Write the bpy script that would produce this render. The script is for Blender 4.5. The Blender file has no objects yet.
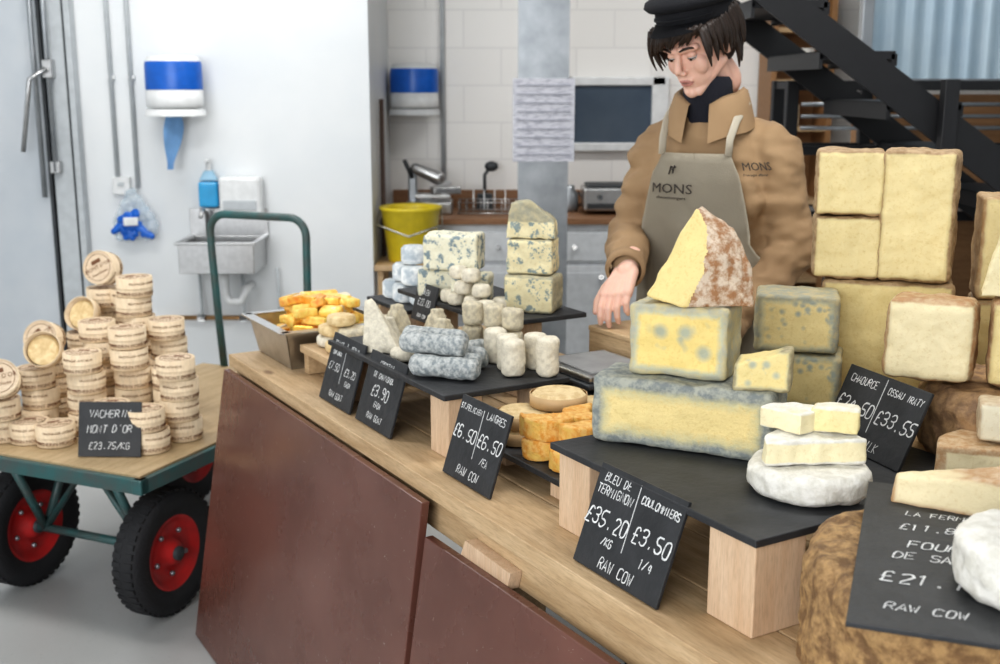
import bpy, bmesh, math, random
from mathutils import Vector, Matrix, noise
random.seed(7)
R=math.radians
# ---------------------------------------------------------------- node helpers
class NT:
    def __init__(s,name):
        s.m=bpy.data.materials.new(name); s.m.use_nodes=True
        s.t=s.m.node_tree; s.b=s.t.nodes['Principled BSDF']
    def n(s,ty,**k):
        x=s.t.nodes.new(ty)
        for a,v in k.items(): setattr(x,a,v)
        return x
    def l(s,a,b): s.t.links.new(a,b)
    def put(s,sock,v):
        if isinstance(v,bpy.types.NodeSocket): s.l(v,sock)
        else: sock.default_value=v
    def math(s,op,*a):
        x=s.n('ShaderNodeMath',operation=op)
        for i,v in enumerate(a): s.put(x.inputs[i],v)
        return x.outputs[0]
    def mix(s,f,a,b):
        x=s.n('ShaderNodeMix',data_type='RGBA')
        s.put(x.inputs[0],f)
        s.put(x.inputs[6],a if not isinstance(a,tuple) else (*a,1)); s.put(x.inputs[7],b if not isinstance(b,tuple) else (*b,1))
        return x.outputs[2]
    def coords(s,sc=(1,1,1)):
        tc=s.n('ShaderNodeTexCoord'); mp=s.n('ShaderNodeMapping'); mp.inputs['Scale'].default_value=sc
        s.l(tc.outputs['Object'],mp.inputs[0]); return mp.outputs[0]
    def noise(s,v,scale,detail=4,rough=.55):
        x=s.n('ShaderNodeTexNoise'); s.l(v,x.inputs['Vector']); x.inputs['Scale'].default_value=scale
        x.inputs['Detail'].default_value=detail; x.inputs['Roughness'].default_value=rough; return x.outputs['Fac']
    def rng(s,v,a,b,c=0,d=1):
        x=s.n('ShaderNodeMapRange'); s.l(v,x.inputs[0])
        for i,q in enumerate((a,b,c,d)): x.inputs[i+1].default_value=q
        return x.outputs[0]
    def bump(s,h,st,dist=.004):
        x=s.n('ShaderNodeBump'); x.inputs['Strength'].default_value=st; x.inputs['Distance'].default_value=dist
        s.l(h,x.inputs['Height']); s.l(x.outputs[0],s.b.inputs['Normal'])
def mat(name,col,rough=.5,metal=0,col2=None,scale=20,bump=0,bscale=None,stretch=(1,1,1),lo=.35,hi=.65,spec=None,alpha=None,trans=None,coat=0,sss=0):
    k=NT(name); k.b.inputs['Roughness'].default_value=rough; k.b.inputs['Metallic'].default_value=metal
    if spec is not None: k.b.inputs['Specular IOR Level'].default_value=spec
    if alpha is not None: k.b.inputs['Alpha'].default_value=alpha
    if sss:
        k.b.inputs['Subsurface Weight'].default_value=sss; k.b.inputs['Subsurface Radius'].default_value=(1,.3,.15); k.b.inputs['Subsurface Scale'].default_value=.008
    v=k.coords(stretch)
    c2=col2 if col2 else tuple(x*.88 for x in col)
    f=k.rng(k.noise(v,scale),lo,hi)
    k.l(k.mix(f,col,c2),k.b.inputs['Base Color'])
    if bump: k.bump(k.noise(v,bscale or scale*3),bump)
    return k.m
def cheese_mat(name,paste,rind,rind2=None,kind=None,dims=(0,0),band=.01,vein=None,vscale=45,vth=.56,bump=.5,rscale=60,halo=None,nz_=1.0):
    k=NT(name); k.b.inputs['Roughness'].default_value=.6
    v=k.coords()
    r2=rind2 or tuple(x*.7 for x in rind)
    rc=k.mix(k.rng(k.noise(v,rscale,6,.65),.4,.6),rind,r2)
    if kind:
        sep=k.n('ShaderNodeSeparateXYZ'); k.l(v,sep.inputs[0]); x,y,z=sep.outputs[0],sep.outputs[1],sep.outputs[2]
        if kind=='box': d=k.math('MINIMUM',k.math('SUBTRACT',dims[0],k.math('ABSOLUTE',x)),k.math('SUBTRACT',dims[1],k.math('ABSOLUTE',z)))
        else:
            rho=k.math('SQRT',k.math('ADD',k.math('MULTIPLY',x,x),k.math('MULTIPLY',y,y)))
            d=k.math('MINIMUM',k.math('SUBTRACT',dims[0],rho),k.math('SUBTRACT',dims[1],k.math('ABSOLUTE',z)))
        nz=k.noise(v,38,5)
        d=k.math('ADD',d,k.math('MULTIPLY',k.math('SUBTRACT',nz,.5),band*1.2*nz_))
        f=k.rng(d,band*.55,band*1.0)
        pc=k.mix(k.rng(k.noise(v,14,3),.35,.7),paste,tuple(q*.92 for q in paste))
        if halo: pc=k.mix(k.rng(d,band*.9,band*1.6),halo,pc)
        pc=k.mix(k.rng(k.noise(v,150,4,.7),.52,.72,0,.55),pc,(paste[0]*.78,paste[1]*.70,paste[2]*.55))
        if vein:
            vv=k.rng(k.noise(v,vscale,3,.6),vth,vth+.07)
            vor=k.n('ShaderNodeTexVoronoi'); k.l(v,vor.inputs['Vector']); vor.inputs['Scale'].default_value=vscale*2.2
            v2=k.rng(vor.outputs['Distance'],.34,.12)
            vv=k.math('MULTIPLY',k.math('MAXIMUM',vv,k.math('MULTIPLY',v2,k.rng(k.noise(v,vscale*.5),.45,.55))),.85)
            pc=k.mix(vv,pc,vein)
        col=k.mix(f,rc,pc)
    else: col=rc
    k.l(col,k.b.inputs['Base Color'])
    k.bump(k.math('ADD',k.noise(v,rscale*2.2,6,.7),k.math('MULTIPLY',k.noise(v,28,3),1.5)),bump,.003)
    return k.m
def woodmat(name,c1,c2,axis=0,rough=.55,sc=6,knots=False):
    k=NT(name); k.b.inputs['Roughness'].default_value=rough
    st=[1,1,1]
    for i in range(3): st[i]=1 if i==axis else 9
    v=k.coords(tuple(st))
    n1=k.noise(v,sc,6,.6)
    w=k.rng(n1,.32,.68)
    col=k.mix(w,c1,c2)
    fine=k.noise(v,sc*7,3)
    col=k.mix(k.rng(fine,.45,.75,0,.4),col,tuple(q*.5 for q in c2))
    if knots:
        st2=[1,1,1]
        for i in range(3): st2[i]=1 if i==axis else 2.2
        vo=k.n('ShaderNodeTexVoronoi'); k.l(k.coords(tuple(st2)),vo.inputs['Vector']); vo.inputs['Scale'].default_value=3.6
        col=k.mix(k.rng(vo.outputs['Distance'],.12,.05,0,.8),col,(.16,.08,.035))
    k.l(col,k.b.inputs['Base Color']); k.bump(fine,.15,.002)
    return k.m
# ---------------------------------------------------------------- single stroke chalk alphabet
GL={'A':"00 26 40|12 32",'B':"00 06 36 45 44 33 03|33 42 41 30 00",'C':"45 36 16 05 01 10 30 41",'D':"00 06 26 44 42 20 00",'E':"46 06 00 40|03 33",'F':"46 06 00|03 33",'G':"45 36 16 05 01 10 30 41 43 23",'H':"00 06|40 46|03 43",'I':"20 26",'J':"46 41 30 10 01",'K':"06 00|46 03 40",'L':"06 00 40",'M':"00 06 23 46 40",'N':"00 06 40 46",'O':"10 01 05 16 36 45 41 30 10",'P':"00 06 36 45 44 33 03",'Q':"10 01 05 16 36 45 41 30 10|22 40",'R':"00 06 36 45 44 33 03|23 40",'S':"45 36 16 05 04 13 33 42 41 30 10 01",'T':"06 46|26 20",'U':"06 01 10 30 41 46",'V':"06 20 46",'W':"06 10 24 30 46",'X':"00 46|06 40",'Y':"06 23 46|23 20",'Z':"06 46 00 40",
'0':"10 01 05 16 36 45 41 30 10",'1':"15 26 20",'2':"05 16 36 45 44 00 40",'3':"05 16 36 45 44 33 13|33 42 41 30 10 01",'4':"30 36 02 42",'5':"46 06 03 33 42 41 30 10 01",'6':"45 36 16 05 01 10 30 41 42 33 13 02",'7':"06 46 10",'8':"13 04 05 16 36 45 44 33 13 02 01 10 30 41 42 33",'9':"43 13 04 05 16 36 45 41 30 10",'£':"45 36 26 15 11 00 40|03 33",'/':"00 46","'":"26 25",'.':"20 21",'-':"13 33",'|':"20 26"}
rt=random.Random(11)
def strokes(body,cap):
    adv=cap*.70; n=len(body); x0=-adv*n/2; out=[]
    for i,ch in enumerate(body):
        if ch not in GL: continue
        by=rt.uniform(-.06,.06)*cap; sl=rt.uniform(.08,.24)
        for st in GL[ch].split('|'):
            p=[]
            for q in st.split():
                gx=int(q[0])/4*.52*cap+rt.uniform(-.035,.035)*cap; gy=int(q[1])/6*cap+rt.uniform(-.035,.035)*cap
                p.append(Vector((x0+i*adv+gx+gy*sl,by+gy,0)))
            if len(p)>3 and ch not in 'MNWZE':
                r=[p[0]]
                for a,b_ in zip(p,p[1:]): r+=[a.lerp(b_,.28),a.lerp(b_,.72)]
                r.append(p[-1]); p=r
            out.append(p)
    return out
# ---------------------------------------------------------------- mesh builder
_txt={}
def text_mesh(body,size,align='LEFT',shear=.15,ext=.0004):
    key=(body,size,align,shear)
    if key in _txt: return _txt[key]
    c=bpy.data.curves.new('t','FONT'); c.body=body; c.size=size; c.align_x=align; c.shear=shear; c.extrude=ext; c.resolution_u=2
    o=bpy.data.objects.new('t',c); bpy.context.scene.collection.objects.link(o)
    dg=bpy.context.evaluated_depsgraph_get(); me=bpy.data.meshes.new_from_object(o.evaluated_get(dg))
    bpy.data.objects.remove(o); bpy.data.curves.remove(c)
    _txt[key]=me; return me
class B:
    def __init__(s): s.bm=bmesh.new(); s.mats=[]
    def mi(s,m):
        if m not in s.mats: s.mats.append(m)
        return s.mats.index(m)
    def fin(s,t,m,M=None,smooth=False):
        i=s.mi(m)
        for f in t.faces: f.material_index=i; f.smooth=smooth
        if M is not None: t.transform(M)
        me=bpy.data.meshes.new('tmp'); t.to_mesh(me); t.free(); s.bm.from_mesh(me); bpy.data.meshes.remove(me)
    def box(s,sz,c,m,bev=0,M=None,seg=2,rz=0):
        t=bmesh.new(); bmesh.ops.create_cube(t,size=1)
        bmesh.ops.scale(t,vec=sz,verts=t.verts)
        if bev: bmesh.ops.bevel(t,geom=t.edges[:],offset=bev,segments=seg,affect='EDGES',profile=.5)
        T=Matrix.Translation(c)@Matrix.Rotation(rz,4,'Z')
        s.fin(t,m,(M@T) if M is not None else T)
    def lathe(s,prof,m,M=None,seg=40,smooth=True,ang=2*math.pi):
        t=bmesh.new(); rings=[]
        for r,z in prof:
            if r<1e-6: rings.append([t.verts.new((0,0,z))])
            else: rings.append([t.verts.new((r*math.cos(ang*i/seg),r*math.sin(ang*i/seg),z)) for i in range(seg)])
        for a,b in zip(rings,rings[1:]):
            for i in range(seg):
                j=(i+1)%seg
                if len(a)==1 and len(b)==1: continue
                if len(a)==1: t.faces.new((a[0],b[j],b[i]))
                elif len(b)==1: t.faces.new((a[i],a[j],b[0]))
                else: t.faces.new((a[i],a[j],b[j],b[i]))
        bmesh.ops.recalc_face_normals(t,faces=t.faces[:])
        s.fin(t,m,M,smooth)
    def cyl(s,r,h,c,m,r2=None,seg=32,bev=.001,M=None,axis='Z',smooth=True):
        r2=r if r2 is None else r2; b=min(bev,h/2)
        prof=[(0,-h/2),(r-b,-h/2),(r-b,-h/2),(r,-h/2+b),(r,-h/2+b),(r2,h/2-b),(r2,h/2-b),(r2-b,h/2),(r2-b,h/2),(0,h/2)]
        A={'Z':Matrix(),'X':Matrix.Rotation(R(90),4,'Y'),'Y':Matrix.Rotation(R(-90),4,'X')}[axis]
        T=Matrix.Translation(c)@A
        s.lathe(prof,m,(M@T) if M is not None else T,seg,smooth)
    def sph(s,rad,c,m,M=None,u=24,v=16):
        t=bmesh.new(); bmesh.ops.create_uvsphere(t,u_segments=u,v_segments=v,radius=1)
        bmesh.ops.scale(t,vec=rad if isinstance(rad,(tuple,list)) else (rad,)*3,verts=t.verts)
        T=Matrix.Translation(c); s.fin(t,m,(M@T) if M is not None else T,True)
    def cap(s,p0,p1,r0,r1,m,M=None,seg=20,n=5):
        p0,p1=Vector(p0),Vector(p1); d=p1-p0; L=d.length
        q=Vector((0,0,1)).rotation_difference(d.normalized()).to_matrix().to_4x4() if L>1e-6 else Matrix()
        prof=[(0,-r0)]+[(r0*math.sin(R(90)*i/n),-r0*math.cos(R(90)*i/n)) for i in range(1,n+1)]
        prof+=[(r1*math.cos(R(90)*i/n),L+r1*math.sin(R(90)*i/n)) for i in range(0,n)]+[(0,L+r1)]
        T=Matrix.Translation(p0)@q
        s.lathe(prof,m,(M@T) if M is not None else T,seg,True)
    def tube(s,pts,r,m,M=None,seg=12,rad=None,flat=1):
        pts=[Vector(p) for p in pts]; t=bmesh.new(); rings=[]; N=len(pts)
        up=None
        for i,p in enumerate(pts):
            d=(pts[min(i+1,N-1)]-pts[max(i-1,0)]).normalized()
            if up is None: up=d.orthogonal().normalized()
            up=(up-d*up.dot(d)).normalized(); sd=d.cross(up)
            rr=rad[i] if rad else r
            rings.append([t.verts.new(p+up*rr*math.cos(2*math.pi*k/seg)+sd*rr*flat*math.sin(2*math.pi*k/seg)) for k in range(seg)])
        for a,b in zip(rings,rings[1:]):
            for k in range(seg): t.faces.new((a[k],a[(k+1)%seg],b[(k+1)%seg],b[k]))
        t.faces.new(rings[0]); t.faces.new(rings[-1])
        bmesh.ops.recalc_face_normals(t,faces=t.faces[:]); s.fin(t,m,M,True)
    def prism(s,poly,z0,z1,m,bev=0,M=None):
        t=bmesh.new(); vs=[t.verts.new((x,y,z0)) for x,y in poly]; f=t.faces.new(vs)
        g=bmesh.ops.extrude_face_region(t,geom=[f]); bmesh.ops.translate(t,vec=(0,0,z1-z0),verts=[e for e in g['geom'] if isinstance(e,bmesh.types.BMVert)])
        bmesh.ops.recalc_face_normals(t,faces=t.faces[:])
        if bev: bmesh.ops.bevel(t,geom=t.edges[:],offset=bev,segments=2,affect='EDGES',profile=.5)
        s.fin(t,m,M)
    def hull(s,pts,m,M=None,bev=0):
        t=bmesh.new()
        for p in pts: t.verts.new(p)
        bmesh.ops.convex_hull(t,input=t.verts[:])
        bmesh.ops.dissolve_limit(t,angle_limit=R(1),verts=t.verts[:],edges=t.edges[:])
        if bev: bmesh.ops.bevel(t,geom=t.edges[:],offset=bev,segments=2,affect='EDGES',profile=.5)
        s.fin(t,m,M)
    def loft(s,rings,m,M=None,seg=40):
        t=bmesh.new(); rr=[]
        for z,rx,ry,cx,cy in rings: rr.append([t.verts.new((cx+rx*math.cos(2*math.pi*i/seg),cy+ry*math.sin(2*math.pi*i/seg),z)) for i in range(seg)])
        for a,b in zip(rr,rr[1:]):
            for i in range(seg): t.faces.new((a[i],a[(i+1)%seg],b[(i+1)%seg],b[i]))
        t.faces.new(rr[0]); t.faces.new(rr[-1]); bmesh.ops.recalc_face_normals(t,faces=t.faces[:]); s.fin(t,m,M,True)
    def text(s,body,size,m,M,align='LEFT',shear=.15,fn=None):
        me=text_mesh(body,size,align,shear); t=bmesh.new(); t.from_mesh(me)
        if fn:
            for v in t.verts: v.co=fn(v.co)
        s.fin(t,m,M)
    def chalk(s,body,cap,m,x,y,z=.0007):
        t=bmesh.new(); wd=max(.0010,cap*.058)
        for p in strokes(body,cap):
            L=[];Rr=[];N=len(p)
            for i,c in enumerate(p):
                d=(p[min(i+1,N-1)]-p[max(i-1,0)]); d=d.normalized() if d.length>1e-7 else Vector((1,0,0))
                nn=Vector((-d.y,d.x,0))*wd*rt.uniform(.7,1.2)
                L.append(t.verts.new(c+nn+Vector((x,y,z)))); Rr.append(t.verts.new(c-nn+Vector((x,y,z))))
            for i in range(N-1): t.faces.new((Rr[i],Rr[i+1],L[i+1],L[i]))
        s.fin(t,m)
    def mesh(s,me,mats,M):
        t=bmesh.new(); t.from_mesh(me); idx=[s.mi(m) for m in mats]
        for f in t.faces: f.material_index=idx[f.material_index]
        t.transform(M); tm=bpy.data.meshes.new('tmp'); t.to_mesh(tm); t.free(); s.bm.from_mesh(tm); bpy.data.meshes.remove(tm)
    def tomesh(s,name):
        me=bpy.data.meshes.new(name); s.bm.to_mesh(me); s.bm.free()
        for m in s.mats: me.materials.append(m)
        return me
    def obj(s,name,loc=(0,0,0),rz=0,M=None,parent=None):
        o=bpy.data.objects.new(name,s.tomesh(name)); bpy.context.scene.collection.objects.link(o)
        if M is not None: o.matrix_world=M
        else: o.location=loc; o.rotation_euler=(0,0,rz)
        if parent: o.parent=parent
        return o
def remesh(o,voxel,smooth=2,amp=0,freq=30,pred=None,aniso=(1,1,1),fn=None,seed=0):
    mats=list(o.data.materials)
    md=o.modifiers.new('r','REMESH'); md.mode='VOXEL'; md.voxel_size=voxel
    dg=bpy.context.evaluated_depsgraph_get(); me=bpy.data.meshes.new_from_object(o.evaluated_get(dg))
    o.modifiers.clear(); old=o.data; nm=old.name; o.data=me; bpy.data.meshes.remove(old); me.name=nm
    me.materials.clear()
    for m in mats: me.materials.append(m)
    bm=bmesh.new(); bm.from_mesh(me)
    for _ in range(smooth): bmesh.ops.smooth_vert(bm,verts=bm.verts[:],factor=.5,use_axis_x=True,use_axis_y=True,use_axis_z=True)
    bm.normal_update()
    if amp or fn:
        off=Vector((seed*3.1,seed*1.7,seed*.9)); new=[]
        for v in bm.verts:
            c=v.co; a=amp(c) if callable(amp) else amp
            p=Vector((c.x*aniso[0],c.y*aniso[1],c.z*aniso[2]))*freq+off
            n=noise.noise(p)+.5*noise.noise(p*2.3)
            q=c+v.normal*a*n
            if fn: q=fn(q)
            new.append(q)
        for v,q in zip(bm.verts,new): v.co=q
        bm.normal_update()
    for f in bm.faces:
        f.smooth=True; f.material_index=0
        if pred: f.material_index=pred(f.calc_center_median(),f.normal)
    bm.to_mesh(me); bm.free(); return o
# ---------------------------------------------------------------- materials
white=mat('white_paint',(.77,.785,.79),.45,col2=(.72,.745,.76),scale=2)
skirt=mat('grey_paint',(.52,.55,.57),.5)
doorg=mat('door_grey',(.58,.61,.64),.4,col2=(.52,.56,.60),scale=3)
rubber=mat('dark_gasket',(.05,.055,.06),.5)
steel=mat('stainless',(.56,.56,.56),.3,1,scale=40)
galv=mat('galvanised',(.42,.44,.46),.38,.75,col2=(.32,.34,.36),scale=9)
blackm=mat('black_steel',(.016,.016,.018),.45)
slate=mat('slate',(.036,.037,.040),.55,col2=(.022,.023,.025),scale=14,bump=.35,bscale=60)
chalk=mat('chalk',(.82,.82,.80),.9,col2=(.55,.55,.55),scale=160)
pine=woodmat('pine_planks',(.62,.45,.27),(.45,.30,.16),0,knots=True)
blockw=woodmat('pine_block',(.70,.52,.36),(.60,.41,.26),2)
ply=woodmat('plywood',(.50,.37,.22),(.39,.28,.15),1)
plyo=woodmat('plywood_brown',(.40,.22,.10),(.29,.15,.065),0)
sprw=woodmat('spruce_box',(.80,.65,.46),(.70,.54,.36),2,sc=5)
sprl=woodmat('spruce_lid',(.74,.60,.44),(.64,.49,.34),0,sc=7)
stamp=mat('brown_stamp',(.20,.09,.045),.8)
teal=mat('teal_paint',(.035,.12,.12),.4,col2=(.07,.09,.085),scale=14)
red=mat('red_rim',(.52,.02,.02),.4,col2=(.38,.02,.02),scale=20)
tyre=mat('tyre_rubber',(.02,.02,.022),.75,bump=.5,bscale=90)
blue=mat('blue_plastic',(.01,.13,.55),.3)
bluel=mat('blue_tissue',(.22,.42,.72),.8)
wplas=mat('white_plastic',(.78,.79,.79),.3)
yell=mat('yellow_plastic',(.75,.59,.03),.35)
brass=mat('brass',(.42,.25,.12),.35,.9)
glassb=mat('window_dark',(.055,.08,.115),.15,col2=(.09,.12,.16),scale=2)
def brownpanel():
    k=NT('brown_panel_paint'); v=k.coords((1,1,1)); v2=k.coords((2,2,26))
    col=k.mix(k.rng(k.noise(v,3),.3,.7),(.165,.070,.052),(.11,.045,.033))
    sc=k.rng(k.noise(v2,9,6,.7),.68,.72,0,.6)
    col=k.mix(sc,col,(.36,.27,.23))
    col=k.mix(k.rng(k.noise(v,70,4,.8),.66,.70,0,.6),col,(.45,.36,.32)); k.l(col,k.b.inputs['Base Color'])
    k.l(k.rng(k.noise(v,6),.3,.7,.16,.34),k.b.inputs['Roughness']); k.bump(k.noise(v,5),.15,.01)
    return k.m
brown=brownpanel()
def tilewall():
    k=NT('white_block_wall'); v=k.coords(); sep=k.n('ShaderNodeSeparateXYZ'); k.l(v,sep.inputs[0])
    cb=k.n('ShaderNodeCombineXYZ'); k.l(sep.outputs[0],cb.inputs[0]); k.l(sep.outputs[2],cb.inputs[1])
    b=k.n('ShaderNodeTexBrick'); k.l(cb.outputs[0],b.inputs['Vector']); b.inputs['Scale'].default_value=1
    b.inputs['Brick Width'].default_value=.44; b.inputs['Row Height'].default_value=.215; b.inputs['Mortar Size'].default_value=.005
    b.inputs['Color1'].default_value=(.86,.84,.81,1); b.inputs['Color2'].default_value=(.84,.82,.79,1); b.inputs['Mortar'].default_value=(.76,.74,.72,1)
    k.l(b.outputs[0],k.b.inputs['Base Color']); k.b.inputs['Roughness'].default_value=.4; return k.m
tilew=tilewall()
def floorm():
    k=NT('grey_floor'); v=k.coords()
    col=k.mix(k.rng(k.noise(v,1.5,6),.3,.7),(.46,.46,.45),(.39,.39,.38))
    col=k.mix(k.rng(k.noise(v,60,3,.8),.62,.7,0,.5),col,(.25,.25,.25))
    k.l(col,k.b.inputs['Base Color']); k.b.inputs['Roughness'].default_value=.38; k.bump(k.noise(v,30),.08); return k.m
floorM=floorm()
# ---------------------------------------------------------------- room
def slab(name,x0,x1,y0,y1,z0,z1,m,bev=0):
    b=B(); b.box((x1-x0,y1-y0,z1-z0),(0,0,0),m,bev); return b.obj(name,((x0+x1)/2,(y0+y1)/2,(z0+z1)/2))
slab('floor',-3.4,3.9,-1.5,7.1,-.1,0,floorM)
slab('ceiling',-3.4,3.9,-1.5,7.1,3.2,3.3,white)
slab('wall_left',-3.4,-3.25,-1.5,7.1,0,3.2,white)
slab('wall_right',3.75,3.9,-1.5,7.1,0,3.2,white)
slab('wall_back_left',-3.25,-.656,5.9,6.92,0,3.2,white)
slab('wall_kitchen',-.656,3.75,6.92,7.1,0,3.2,tilew)
b=B()
b.box((2.1,.12,1.56),(0,0,-.82+.0),plyo)
b.obj('wall_partition',(2.68,5.36,1.6))
b=B(); corr=mat('corrugated_glazing',(.55,.68,.76),.35,col2=(.45,.59,.70),scale=3)
t=bmesh.new(); pr=[]
for i in range(121):
    x=-1.05+2.1*i/120; y=.012*math.sin(i*math.pi/2.5); pr.append((t.verts.new((x,y,-.8)),t.verts.new((x,y,.8))))
for a,c in zip(pr,pr[1:]): t.faces.new((a[0],c[0],c[1],a[1]))
b.fin(t,corr,None,True)
for x in (-1.03,-.35,.35,1.03): b.box((.05,.06,1.6),(x,-.02,0),galv,.004)
b.box((2.1,.06,.05),(0,-.02,-.775),galv,.004)
b.obj('window_1',(2.68,5.38,2.38))
b=B()
b.box((.86,.05,2.6),(-.43,0,0),doorg,.004)
b.box((.016,.06,2.6),(.006,-.005,0),rubber)
b.box((.10,.07,2.6),(.075,0,0),skirt,.006)
b.box((.006,.075,2.6),(.127,0,0),rubber)
b.box((.03,.075,2.6),(.147,0,0),skirt,.004)
b.tube([(-.02,-.06,1.3),(-.02,-.06,-.25)],.012,galv)
b.tube([(.05,-.07,1.3),(.05,-.07,-.12)],.012,galv)
b.box((.05,.05,.09),(.05,-.06,.38),steel,.006); b.tube([(.05,-.1,.38),(-.02,-.13,.33),(-.08,-.13,-.02)],.012,steel)
b.box((.05,.04,.06),(.05,-.06,-.1),steel,.004)
b.obj('door_1',(-2.27,5.86,1.3))
b=B()
b.tube([(0,0,0),(0,0,2.1)],.011,skirt); b.tube([(.10,0,-.05),(.10,0,2.1)],.011,skirt)
for z in (.5,1.2):
    for x in (0,.1): b.box((.04,.02,.02),(x,.004,z),wplas,.002)
b.box((.09,.035,.09),(.02,0,-.04),wplas,.006); b.box((.03,.01,.02),(.02,-.02,-.03),skirt,.002)
b.tube([(.05,-.01,-.06),(.09,-.03,-.08)],.004,skirt)
b.obj('conduit_pipes',(-1.945,5.885,1.14))
b=B(); b.tube([(0,0,0),(0,0,2.2)],.014,skirt); b.box((.09,.035,.09),(0,0,0),wplas,.006); b.obj('conduit_pipes',(-.335,6.9,1.0))
def dispenser(name,loc,paper=True):
    b=B(); D=Matrix.Diagonal((1,.8,1,1))
    b.lathe([(0,.02),(.10,.02),(.135,.025),(.14,.045),(.138,.11),(.138,.11)],wplas,D)
    b.lathe([(.139,.11),(.14,.12),(.139,.23),(.135,.245)],blue,D)
    b.lathe([(.135,.245),(.12,.27),(0,.28)],wplas,D)
    b.cyl(.150,.035,(0,0,.0),wplas,r2=.145,M=D,bev=.006)
    b.box((.18,.03,.2),(0,.105,.12),wplas,.01)
    if paper:
        t=bmesh.new(); pr=[]
        for i in range(16):
            f=i/15; a=.5*math.sin(f*4)+.3; w=.035+.02*math.sin(f*5); z=-.01-.27*f; x=-.01-.03*f
            pr.append([t.verts.new((x+w*math.cos(a)*q,w*math.sin(a)*q+.012*math.sin(q*6+f*5),z)) for q in (-1,-.5,0,.5,1)])
        for a,c in zip(pr,pr[1:]):
            for j in range(4): t.faces.new((a[j],a[j+1],c[j+1],c[j]))
        b.fin(t,bluel,None,True)
    return b.obj(name,loc)
dispenser('paper_towel_dispenser',(-1.600,5.775,1.47))
dispenser('paper_towel_dispenser',(-.495,6.79,1.45),paper=False)
b=B(); b.box((.10,.07,.13),(0,0,0),mat('blue_liquid',(.05,.38,.70),.15),.012); b.hull([(-.045,-.03,.07),(.045,-.03,.07),(-.045,.03,.07),(.045,.03,.07),(-.02,-.02,.12),(.02,-.02,.12),(-.02,.02,.12),(.02,.02,.12)],mat('pale_blue_plastic',(.35,.58,.75),.2),bev=.006)
b.cyl(.012,.05,(0,0,.14),wplas); b.box((.02,.06,.015),(0,-.02,.17),wplas,.004)
b.obj('soap_dispenser',(-1.475,5.86,1.06))
b=B(); bagm=mat('clear_bag',(.72,.80,.85),.2,col2=(.55,.68,.78),scale=20,alpha=.35)
b.hull([(-.1,-.04,-.15),(.1,-.05,-.15),(.11,.0,-.05),(-.11,0,-.06),(-.08,-.03,.03),(.08,-.03,.03),(0,-.01,.15),(-.1,.03,-.14),(.1,.03,-.14)],bagm,bev=.01)
ob=b.obj('glove_bag',(-1.86,5.85,.98)); remesh(ob,.008,3,.02,25)
b=B()
for i in range(15):
    x,z=random.uniform(-.06,.06),random.uniform(-.12,-.01)
    b.cap((x,-.03,z),(x+random.uniform(-.05,.05),-.04,z+random.uniform(-.04,.05)),.026,.015,blue)
b.box((.07,.03,.04),(0,-.07,-.05),wplas,.004,rz=.3)
g=b.obj('blue_gloves'); g.parent=ob
b=B()
for (sz,c) in [((.37,.012,.15),(0,-.15,0)),((.37,.012,.15),(0,.15,0)),((.012,.3,.15),(-.18,0,0)),((.012,.3,.15),(.18,0,0)),((.37,.3,.012),(0,0,-.07))]: b.box(sz,c,steel,.003)
b.box((.40,.02,.015),(0,-.16,.075),steel,.004); b.box((.02,.33,.015),(-.19,0,.075),steel,.004); b.box((.02,.33,.015),(.19,0,.075),steel,.004)
b.box((.4,.01,.15),(0,.155,.14),steel,.002)
b.tube([(0,0,-.07),(0,0,-.2),(.02,0,-.24),(.08,0,-.24),(.1,0,-.18),(.1,.15,-.18)],.022,wplas)
b.tube([(-.1,.12,.08),(-.1,.10,.2),(-.1,.02,.22),(-.1,-.02,.19)],.011,steel)
b.obj('hand_basin',(-1.39,5.735,.77))
b=B(); b.box((.21,.1,.2),(0,0,0),wplas,.015); b.box((.17,.01,.05),(0,-.05,-.04),skirt,.004); b.obj('water_heater',(-1.31,5.845,1.05))
b=B(); b.tube([(-.28,0,0),(.5,0,0)],.012,brass)
for x in (-.1,.12,.3): b.tube([(x,0,-.0),(x+.01,-.02,.05),(x+.0,0,.26)],.008,skirt); b.cyl(.02,.04,(x,0,0),steel,axis='X')
b.tube([(-.28,0,0),(-.3,0,-.02),(-.3,0,-.415)],.012,brass)
b.obj('copper_pipes',(-1.45,5.86,.42))
b=B(); wdoor=mat('cabinet_door',(.72,.74,.76),.4); btop=woodmat('worktop',(.34,.18,.09),(.24,.12,.06),0); cpan=mat('cabinet_panel',(.64,.66,.68),.4)
b.box((2.1,.58,.8),(0,.01,-.05),wdoor)
b.box((2.12,.62,.035),(0,0,.365),btop,.004)
for i in range(5):
    x=-.84+i*.42
    b.box((.40,.02,.54),(x,-.29,-.15),wdoor,.004); b.box((.32,.008,.46),(x,-.30,-.15),cpan,.003)
    b.box((.40,.02,.16),(x,-.29,.225),wdoor,.004)
    b.cyl(.013,.03,(x,-.315,.225),steel,axis='Y'); b.cyl(.013,.03,(x+.15,-.315,.06),steel,axis='Y')
b.box((2.1,.5,.1),(0,.04,-.45),rubber)
b.obj('kitchen_cabinets',(.41,6.6,.505))
b=B(); b.box((2.1,.02,.1),(0,0,0),btop,.003); b.obj('trim_1',(.41,6.905,.94))
b=B(); b.box((.235,.012,3.2),(0,-.1,0),galv); b.box((.235,.012,3.2),(0,.1,0),galv); b.box((.2,.2,3.2),(0,0,0),galv); b.obj('steel_column',(.205,5.6,1.6))
b=B(); pap=NT('wrapped_paper'); v=pap.coords((1,1,5)); c=pap.mix(pap.rng(pap.noise(v,22,3),.48,.6),(.62,.62,.67),(.42,.42,.48)); pap.l(c,pap.b.inputs['Base Color'])
b.box((.29,.004,.385),(0,0,0),pap.m,.001)
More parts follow.
